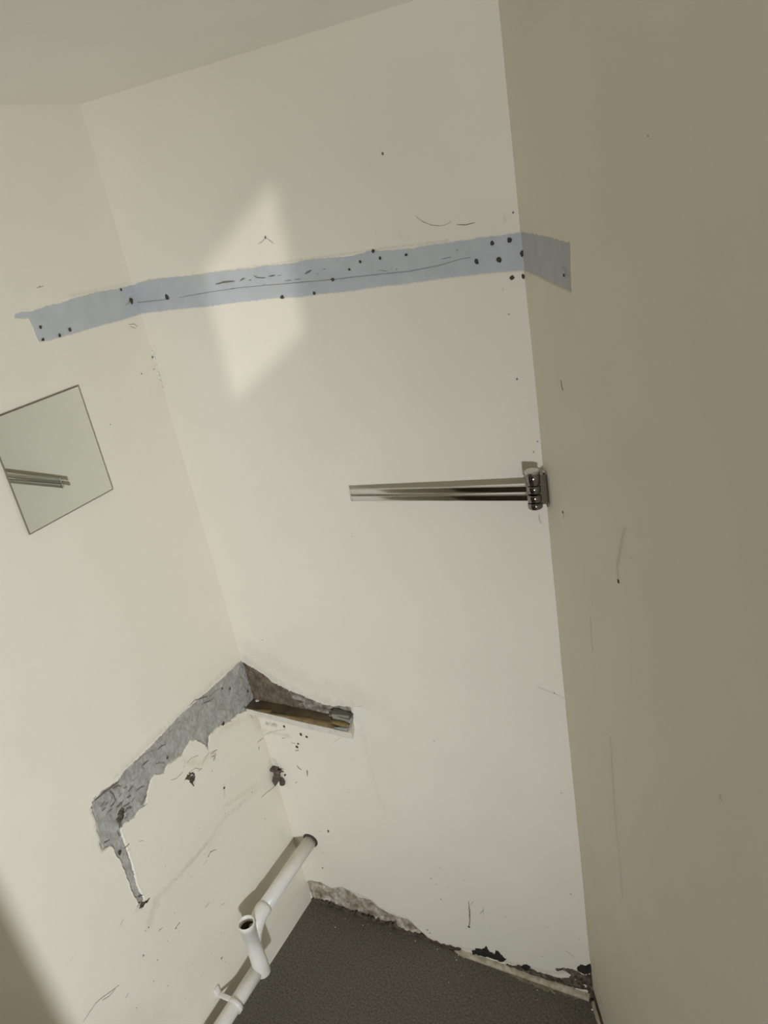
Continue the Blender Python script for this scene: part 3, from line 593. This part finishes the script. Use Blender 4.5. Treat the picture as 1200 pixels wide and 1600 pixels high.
# dark skirting stump under the right wall
def rstrip(name, s0, s1, prof, mat, par=None, **kw):
    v3, f3 = [], []
    N = 60
    n = len(prof)
    for i in range(N + 1):
        s = s0 + (s1 - s0) * i / N
        for q, (h, z) in enumerate(prof):
            j = 0.0012 * float(noise2(s, q * 0.37, 0.015, 83))
            p = to3(PR, s, z + j, h + j)
            v3.append(p)
    for i in range(N):
        for k in range(n):
            j = (k + 1) % n
            f3.append((i * n + k, (i + 1) * n + k, (i + 1) * n + j, i * n + j))
    f3 += [tuple(range(n)), tuple(N * n + k for k in range(n - 1, -1, -1))]
    return add(name, mesh_from(v3, f3), mat, par, **kw)
t2 = rstrip('trim_2', 0.0, 0.9, [(-0.012, 0.05), (-0.004, 0.046), (0.002, 0.030), (0.002, -0.002), (-0.012, -0.002)], M['dark_trim'], kind='structure', label='dark stained skirting stump under the right wall')
rstrip('bead', 0.012, 0.9, [(0.002, 0.010), (0.007, 0.008), (0.009, 0.004), (0.009, -0.002), (0.002, -0.002)], M['trim_paint'], t2)

# dark gap where the right wall has come away at its foot
v3, f3 = [], []
for i, (z, w_) in enumerate(((0.0, .014), (0.02, .012), (0.04, .008), (0.06, .005), (0.085, .003), (0.105, .0008))):
    v3 += [(W - w_, -0.001, z), (W - w_ * 0.4, -0.003, z), (W + 0.001, -0.001, z)]
for i in range(5):
    b = i * 3
    f3 += [(b, b + 3, b + 4, b + 1), (b + 1, b + 4, b + 5, b + 2)]
add('corner_gap', mesh_from(v3, f3), M['dirt'], wall_back)

# dried adhesive on the floor along the beading
PF = lambda u, v, h: np.stack([u, -v, h], 1)
relief('adhesive_residue', [(0.6008, 0.0071), (0.6519, 0.0078), (0.7012, 0.0070), (0.7877, 0.0018), (0.8096, 0.0087), (0.7838, 0.0169), (0.7533, 0.0201), (0.7064, 0.0242), (0.6571, 0.0237), (0.6215, 0.0175)], PF, 0.002, lambda u, v, d: np.clip(d / 0.003, 0, 1) * (0.0014 + 0.001 * noise2(u, v, 0.008, 77)) - 0.0006, M['residue'], floor, rag=0.004, seed=78)

# crumbs on the floor
v3, f3 = [], []
def crumb(x, y, r):
    b = len(v3)
    pts = [(1, 0, 0), (-1, 0, 0), (0, 1, 0), (0, -1, 0), (0, 0, 1), (0, 0, -1)]
    for p in pts:
        q = r * random.uniform(0.6, 1.2)
        v3.append((x + p[0] * q, y + p[1] * q, r * 0.4 + p[2] * q * 0.6))
    for t in ((0, 2, 4), (2, 1, 4), (1, 3, 4), (3, 0, 4), (2, 0, 5), (1, 2, 5), (3, 1, 5), (0, 3, 5)):
        f3.append(tuple(b + i for i in t))
for x, y, r in [(0.8254, -0.0292, 0.0035), (0.1143, -0.0542, 0.0025), (0.4717, -0.0120, 0.002)]:
    crumb(x, y, r)
for i in range(14):
    crumb(random.uniform(0.08, 0.78), -random.uniform(0.012, 0.03), random.uniform(0.0008, 0.002))
for i in range(22):
    crumb(random.uniform(0.05, 0.8), -random.uniform(0.03, 0.4), random.uniform(0.0005, 0.0011))
add('plaster_crumbs', mesh_from(v3, f3), M['flake'], kind='stuff', label='pale plaster crumbs scattered on the dark floor', cat='crumbs')

# ------------------------------------------------------------------ mirror
mir = empty('wall_mirror', (0.001, -0.31, 1.405), 'small square frameless mirror tile on the left wall below the grey band', 'mirror')
y0, y1, z0, z1 = -0.4155, -0.2115, 1.4065, 1.6215
child(add('backing', box_mesh((0.0, y0 + 0.003, z0 + 0.003), (0.0014, y1 - 0.003, z1 - 0.003)), M['mirror_edge']), mir)
glass = child(add('glass', box_mesh((0.0014, y0, z0), (0.0052, y1, z1), 0.0006), M['mirror_edge']), mir)
child(add('silvering', mesh_from([(0.00535, y0 + 0.0012, z0 + 0.0024), (0.00535, y1 - 0.0018, z0 + 0.0024), (0.00535, y1 - 0.0018, z1 - 0.0016), (0.00535, y0 + 0.0012, z1 - 0.0016),
    (0.0045, y0 + 0.0012, z0 + 0.0024), (0.0045, y1 - 0.0018, z0 + 0.0024), (0.0045, y1 - 0.0018, z1 - 0.0016), (0.0045, y0 + 0.0012, z1 - 0.0016)],
    [(0, 1, 2, 3), (7, 6, 5, 4), (0, 4, 5, 1), (1, 5, 6, 2), (2, 6, 7, 3), (3, 7, 4, 0)]), M['mirror']), mir)

# ------------------------------------------------------------------ swing-arm towel rail
def rp(s, n, z):
    p = Vector((W, 0, z)) + RD * s + RN * n
    return Vector((p.x, p.y, z))
RS, RNN = 0.0213, 0.0231
rail = empty('towel_rail', rp(RS, 0, 1.33), 'chrome swing arm towel rail with two bars fixed to the right wall by the corner', 'towel rail')
def rod(name, a, b, r, mat, par=rail, n=24, rs=None):
    path = [Vector(a).lerp(Vector(b), t) for t in ([0, 1] if rs is None else [q[0] for q in rs])]
    return add(name, tube(path, r if rs is None else [q[1] for q in rs], n), mat, None, smooth=False)
def rchild(o, par=rail):
    return child(o, par)
zb_, zt_ = 1.320, 1.3885
# wall plate: an upright rounded bar against the wall
wp = bmesh.new()
pm = box_mesh((-0.0055, -0.004, zb_ - 0.001), (0.0055, 0.001, zt_ - 0.004), 0.002)
for v in pm.vertices:
    q = rp(RS + v.co.x, 0.004 + v.co.y, v.co.z)
    v.co = q
rchild(add('wall_plate', pm, M['chrome']))
neck = box_mesh((-0.006, 0.0, zb_ + 0.006), (0.006, RNN, zt_ - 0.008), 0.002)
for v in neck.vertices:
    v.co = rp(RS + v.co.x, v.co.y, v.co.z)
rchild(add('neck', neck, M['chrome_dark_reflection']))
def seg(name, za, zc, r, mat, par=None):
    e = min(0.0018, (zc - za) / 3)
    prof = [(za, r - e), (za + e, r), (zc - e, r), (zc, r - e)]
    o = add(name, tube([rp(RS, RNN, z) for z, _ in prof], [q for _, q in prof], 28), mat)
    for p in o.data.polygons:
        p.use_smooth = len(p.vertices) == 4
    return rchild(o, par or rail)
seg('post_foot', zb_, 1.3315, 0.0128, M['chrome_dark_reflection'])
seg('post_head', 1.3642, zt_ - 0.003, 0.0128, M['chrome_dark_reflection'])
rchild(add('cap', tube([rp(RS, RNN, z) for z in (zt_ - 0.003, zt_, zt_ + 0.0015, zt_ + 0.002)], [0.0128, 0.0132, 0.011, 0.004], 28), M['chrome']), rail)
piv = rp(RS, RNN, 0)
def flatbar(a, b, hw, hh, e=0.0):
    """a bar of flattened round section, hw thick and hh tall (half sizes); e rounds off its far end"""
    t = (b - a).normalized()
    up = (Vector((0, 0, 1)) - t * t.z).normalized()
    sd = t.cross(up)
    n = 44
    v3, f3 = [], []
    secs = [(0, 1.0), (1, 1.0)] if not e else [(0, 1.0), (1 - e / (b - a).length, 1.0), (1 - 0.35 * e / (b - a).length, 0.82), (1, 0.45)]
    for q, k in secs:
        c = a.lerp(b, q)
        for i in range(n):
            w = 2 * math.pi * i / n
            x, y = math.cos(w), math.sin(w)
            x, y = math.copysign(abs(x) ** 0.5, x), math.copysign(abs(y) ** 0.5, y)
            v3.append(c + sd * x * hw * k + up * y * hh * k)
    for q in range(len(secs) - 1):
        for i in range(n):
            j = (i + 1) % n
            f3.append((q * n + i, q * n + j, (q + 1) * n + j, (q + 1) * n + i))
    f3 += [tuple(range(n - 1, -1, -1)), tuple((len(secs) - 1) * n + i for i in range(n))]
    me = mesh_from(v3, f3)
    bm = bmesh.new(); bm.from_mesh(me); bmesh.ops.recalc_face_normals(bm, faces=bm.faces); bm.to_mesh(me); bm.free()
    return me
for nm, za, tip in (('arm', 1.3562, (0.4310, -0.0140, 1.3300)), ('arm', 1.3396, (0.4295, -0.0140, 1.3160))):
    a = Vector((piv.x, piv.y, za))
    b = Vector(tip)
    t = (b - a).normalized()
    L_ = (b - a).length
    r_ = 0.0057
    arm = rchild(add(nm, flatbar(a + t * 0.006, b - t * 0.004, 0.0034, r_), M['chrome']))
    e = add('end_cap', flatbar(b - t * 0.0045, b, 0.0037, r_ + 0.0003, 0.0018), M['chrome'])
    e.parent = arm
    k = seg('collar', za - 0.0072, za + 0.0072, 0.0124, M['chrome_dark_reflection'], rail)

# ------------------------------------------------------------------ timber batten that carried a worktop, with what is stuck to it
bt = empty('timber_batten', (0.15, -0.02, 0.703), 'short timber batten in the corner, dark stained on top with a cream painted front', 'batten')
def quadbox(name, top, drop, mat, inset=0.0):
    """a plank from its four top corners (back left, back right, front right, front left)"""
    n = 24
    v3, f3 = [], []
    bl, br, fr, fl = [Vector(p) for p in top]
    for i in range(n + 1):
        t = i / n
        a, b = bl.lerp(br, t), fl.lerp(fr, t)
        w1 = 0.0016 * float(noise2(t * 0.3, 0.1, 0.02, 91))
        v3 += [a, a.lerp(b, 0.5) + Vector((0, 0, 0.0006 * float(noise2(t * .3, 0, .03, 92)))), b + Vector((0, w1, 0)), b + Vector((0, w1 + 0.001, -drop)), a + Vector((0, 0, -drop))]
    m_ = 5
    for i in range(n):
        for k in range(m_):
            j = (k + 1) % m_
            f3.append((i * m_ + k, i * m_ + j, (i + 1) * m_ + j, (i + 1) * m_ + k))
    f3 += [tuple(range(m_ - 1, -1, -1)), tuple(n * m_ + k for k in range(m_))]
    me = mesh_from(v3, f3)
    bm = bmesh.new(); bm.from_mesh(me); bmesh.ops.recalc_face_normals(bm, faces=bm.faces); bm.to_mesh(me); bm.free()
    return add(name, me, mat)
child(quadbox('stained_top', [(0.0, 0.004, 0.7265), (0.292, 0.004, 0.7285), (0.302, -0.0345, 0.7215), (0.0, -0.0345, 0.7255)], 0.0025, M['wood_top']), bt)
child(quadbox('painted_front', [(0.0, 0.004, 0.7238), (0.298, 0.004, 0.7258), (0.314, -0.0365, 0.7188), (0.0, -0.0350, 0.7228)], 0.018, M['batten_paint']), bt)
def blob(name, pts, P3, mat, par, res=18):
    """a low domed smear on the batten top; pts outline in (x, y)"""
    c = np.mean(pts, 0)
    v3, f3 = [], []
    n = len(pts)
    rings = (1.0, 0.85, 0.55, 0.2)
    for q, k in enumerate(rings):
        for p in pts:
            x, y = c + (np.array(p) - c) * k
            v3.append((x, y, P3(x, y) + (0, 0.6, 1.0, 1.05)[q] * 0.0016 + 0.0002 * random.uniform(-1, 1)))
    for q in range(3):
        for i in range(n):
            j = (i + 1) % n
            f3.append((q * n + i, q * n + j, (q + 1) * n + j, (q + 1) * n + i))
    f3.append(tuple(3 * n + i for i in range(n)))
    return child(add(name, mesh_from(v3, f3), mat, smooth=True), par)
ztop = lambda x, y: 0.7265 + 0.002 * x / 0.3 + (y - 0.004) / 0.0385 * (0.001 + 0.006 * x / 0.3) + 0.0002
blob('ochre_stain', [(0.05, -0.036), (0.12, -0.028), (0.19, -0.022), (0.245, -0.020), (0.27, -0.030), (0.262, -0.0355), (0.18, -0.0355), (0.10, -0.036)], ztop, M['wood_ochre'], bt)
blob('ochre_stain', [(0.022, -0.034), (0.055, -0.026), (0.072, -0.022), (0.078, -0.030), (0.066, -0.0355), (0.04, -0.036)], ztop, M['wood_ochre'], bt)
blob('metal_strip', [(0.262, -0.0345), (0.292, -0.022), (0.301, -0.024), (0.3015, -0.0345), (0.28, -0.0352)], ztop, M['metal_strip'], bt)
blob('white_drip', [(0.006, -0.002), (0.010, 0.003), (0.018, 0.002), (0.020, -0.004), (0.013, -0.007)], ztop, M['flake'], bt)

chunk = add('tile_fragment', box_mesh((0.252, -0.016, 0.7275), (0.300, 0.003, 0.7465), 0.0015, 0.0015), M['tile'], label='grey broken tile fragment standing on the right end of the batten', cat='tile')
v3 = [(0.250, -0.0165, 0.7462), (0.303, -0.0175, 0.7440), (0.305, 0.0, 0.7475), (0.252, 0.001, 0.7505)]
me = mesh_from(v3 + [(x, y, z - 0.0035) for x, y, z in v3], [(0, 1, 2, 3), (7, 6, 5, 4), (0, 4, 5, 1), (1, 5, 6, 2), (2, 6, 7, 3), (3, 7, 4, 0)])
add('glazed_edge', me, M['tile_edge'], chunk)

def lump(name, c, r, mat, seed, **kw):
    bm = bmesh.new()
    bmesh.ops.create_icosphere(bm, subdivisions=3, radius=1)
    for v in bm.verts:
        k = 1 + 0.14 * float(noise2(v.co.x + 3, v.co.y + v.co.z * 0.7, 0.5, seed))
        v.co = Vector((c[0] + v.co.x * r[0] * k, c[1] + v.co.y * r[1] * k, c[2] + v.co.z * r[2] * k))
    me = bpy.data.meshes.new('l')
    bm.to_mesh(me); bm.free()
    return add(name, me, mat, smooth=True, **kw)
lump('glue_lump', (0.276, -0.0225, 0.7285), (0.026, 0.0085, 0.0055), M['glue'], 5, label='ochre lump of dried glue in front of the broken tile fragment', cat='glue')
add('foil_scrap', box_mesh((0.240, -0.011, 0.7272), (0.251, -0.004, 0.7345), 0.001, 0.002), M['chrome'], label='tiny shiny scrap of foil beside the broken tile fragment', cat='scrap')

# ------------------------------------------------------------------ broken fixings in the corner
fx = empty('broken_fixing', (0.01, -0.01, 0.46), 'dark broken metal fixing sticking out of the corner below the batten', 'fixing')
def fix(name, me, mat):
    return child(add(name, me, mat), fx)
fix('top_plate', box_mesh((0.001, -0.018, 0.5015), (0.020, 0.001, 0.5085), 0.0015, 0.001), M['plug_brown'])
fix('rod', tube([(0.018, -0.012, 0.5035), (0.041, -0.010, 0.5065)], 0.0022, 12), M['plug_metal'])
fix('bolt_hole', tube([(0.0215, 0.002, 0.496), (0.0215, -0.0035, 0.496)], 0.006, 12), M['hole'])
front = [(0.0105, -0.014, 0.491), (0.0245, -0.010, 0.489), (0.0235, -0.012, 0.478), (0.0075, -0.021, 0.4555), (0.0025, -0.021, 0.4725)]
me = mesh_from(front + [(x, y + 0.0035, z - 0.0015) for x, y, z in front], [(0, 4, 3, 2, 1), (5, 6, 7, 8, 9), (0, 1, 6, 5), (1, 2, 7, 6), (2, 3, 8, 7), (3, 4, 9, 8), (4, 0, 5, 9)])
fix('tongue', me, M['plug_metal'])
fix('screw', tube([(0.036, 0.002, 0.486), (0.036, -0.004, 0.486)], 0.0022, 10), M['hole'])
pg = empty('wall_plug', (0.022, -0.005, 0.458), 'brown wall plug poking out beside the broken fixing', 'wall plug')
child(add('sleeve', tube([(0.017, 0.003, 0.4665), (0.025, -0.010, 0.4565)], [0.0085, 0.0075], 16), M['plug_brown']), pg)
child(add('bore', tube([(0.0248, -0.0098, 0.4567), (0.0256, -0.0112, 0.4557)], [0.0055, 0.0045], 12), M['hole']), pg)

# ------------------------------------------------------------------ waste pipe along the left wall
wpz = empty('waste_pipe', (0.058, -0.29, 0.10), 'painted plastic waste pipe along the left wall with an open tee', 'pipe')
def pp(name, me, mat=M['pvc'], par=None, smooth=True, label=None):
    o = add(name, me, mat, smooth=False, label=label)
    if smooth:
        for p in o.data.polygons:
            p.use_smooth = len(p.vertices) == 4
    if par:
        o.parent = par
        return o
    return child(o, wpz)
RP = 0.0185
ax, ay = 0.0585, -0.2895
pp('upper_pipe', tube([(0.0585, 0.02, 0.2545), (0.0585, -0.12, 0.254), (0.0585, -0.235, 0.253)], RP, 28))
pp('sweep', tube([(0.0585, -0.218, 0.253), (0.0585, -0.226, 0.253)] + [tuple(p) for p in arc((0.0585, -0.228, 0.253), (0.0585, -0.270, 0.250), (0.0585, -0.2885, 0.190), 10)],
    [0.0195, 0.0212] + [0.0212, 0.0208, 0.0204, 0.020, 0.0196, 0.019, 0.0185, 0.018, 0.0175, 0.017, 0.016], 28))
# tee body: hollow socket at the top
def ring_tube(x, y, prof, n=32):
    v3, f3 = [], []
    for z, r in prof:
        for k in range(n):
            a = 2 * math.pi * k / n
            v3.append((x + r * math.cos(a), y + r * math.sin(a), z))
    for i in range(len(prof) - 1):
        for k in range(n):
            j = (k + 1) % n
            f3.append((i * n + k, i * n + j, (i + 1) * n + j, (i + 1) * n + k))
    return mesh_from(v3, f3)
tee = pp('tee', ring_tube(ax, ay, [(0.098, 0.012), (0.098, 0.0198), (0.100, 0.0208), (0.148, 0.0205), (0.150, 0.0200), (0.180, 0.0195), (0.262, 0.0198), (0.2625, 0.0212), (0.278, 0.0215), (0.2795, 0.0212), (0.280, 0.0204), (0.2785, 0.0182), (0.262, 0.0180), (0.235, 0.0178)]), M['pvc_white'])
pp('bore', ring_tube(ax, ay, [(0.236, 0.0001), (0.236, 0.0177), (0.262, 0.0179)]), M['pvc_dark'], label='dark inside of the open socket')
pp('lower_pipe', tube([(0.052, -0.285, 0.1150), (0.050, -0.37, 0.1095), (0.0485, -0.60, 0.1035), (0.048, -0.95, 0.095)], RP, 28))
# saddle clip that holds the lower pipe to the wall
clip = None
def band(y, z, x, r0, r1, wd, n=20):
    v3, f3 = [], []
    a0, a1 = math.radians(-110), math.radians(118)
    for i in range(n + 1):
        a = a0 + (a1 - a0) * i / n
        for r, dy in ((r0, -wd), (r0, wd), (r1, wd), (r1, -wd)):
            v3.append((x + r * math.cos(a), y + dy, z + r * math.sin(a)))
    for i in range(n):
        for k in range(4):
            j = (k + 1) % 4
            f3.append((i * 4 + k, i * 4 + j, (i + 1) * 4 + j, (i + 1) * 4 + k))
    f3 += [(0, 1, 2, 3), tuple(n * 4 + k for k in (3, 2, 1, 0))]
    me = mesh_from(v3, f3)
    bm = bmesh.new(); bm.from_mesh(me); bmesh.ops.recalc_face_normals(bm, faces=bm.faces); bm.to_mesh(me); bm.free()
    return me
cy, cz = -0.392, 0.1085
clip = pp('pipe_clip', band(cy, cz, 0.0497, 0.0180, 0.0222, 0.0065))
pp('lug', box_mesh((-0.001, cy - 0.0065, cz + 0.014), (0.042, cy + 0.0065, cz + 0.0205), 0.002), par=clip)
pp('wall_foot', box_mesh((-0.001, cy - 0.008, cz + 0.010), (0.006, cy + 0.008, cz + 0.040), 0.002), par=clip)
# hole round the pipe where it leaves the back wall
v3, f3 = [], []
n = 32
for k in range(n):
    a = 2 * math.pi * k / n
    q = 0.0225 + 0.0008 * math.sin(3 * a)
    v3 += [(0.060 + math.cos(a) * q, -0.0014, 0.257 + math.sin(a) * q), (0.060 + math.cos(a) * 0.0165, -0.0014, 0.257 + math.sin(a) * 0.0165), (0.060 + math.cos(a) * (q + 0.0012), 0.002, 0.257 + math.sin(a) * (q + 0.0012))]
for k in range(n):
    j = (k + 1) % n
    f3 += [(3 * k, 3 * j, 3 * j + 1, 3 * k + 1), (3 * k + 2, 3 * j + 2, 3 * j, 3 * k)]
add('pipe_hole', mesh_from(v3, f3), M['hole'], wall_back)
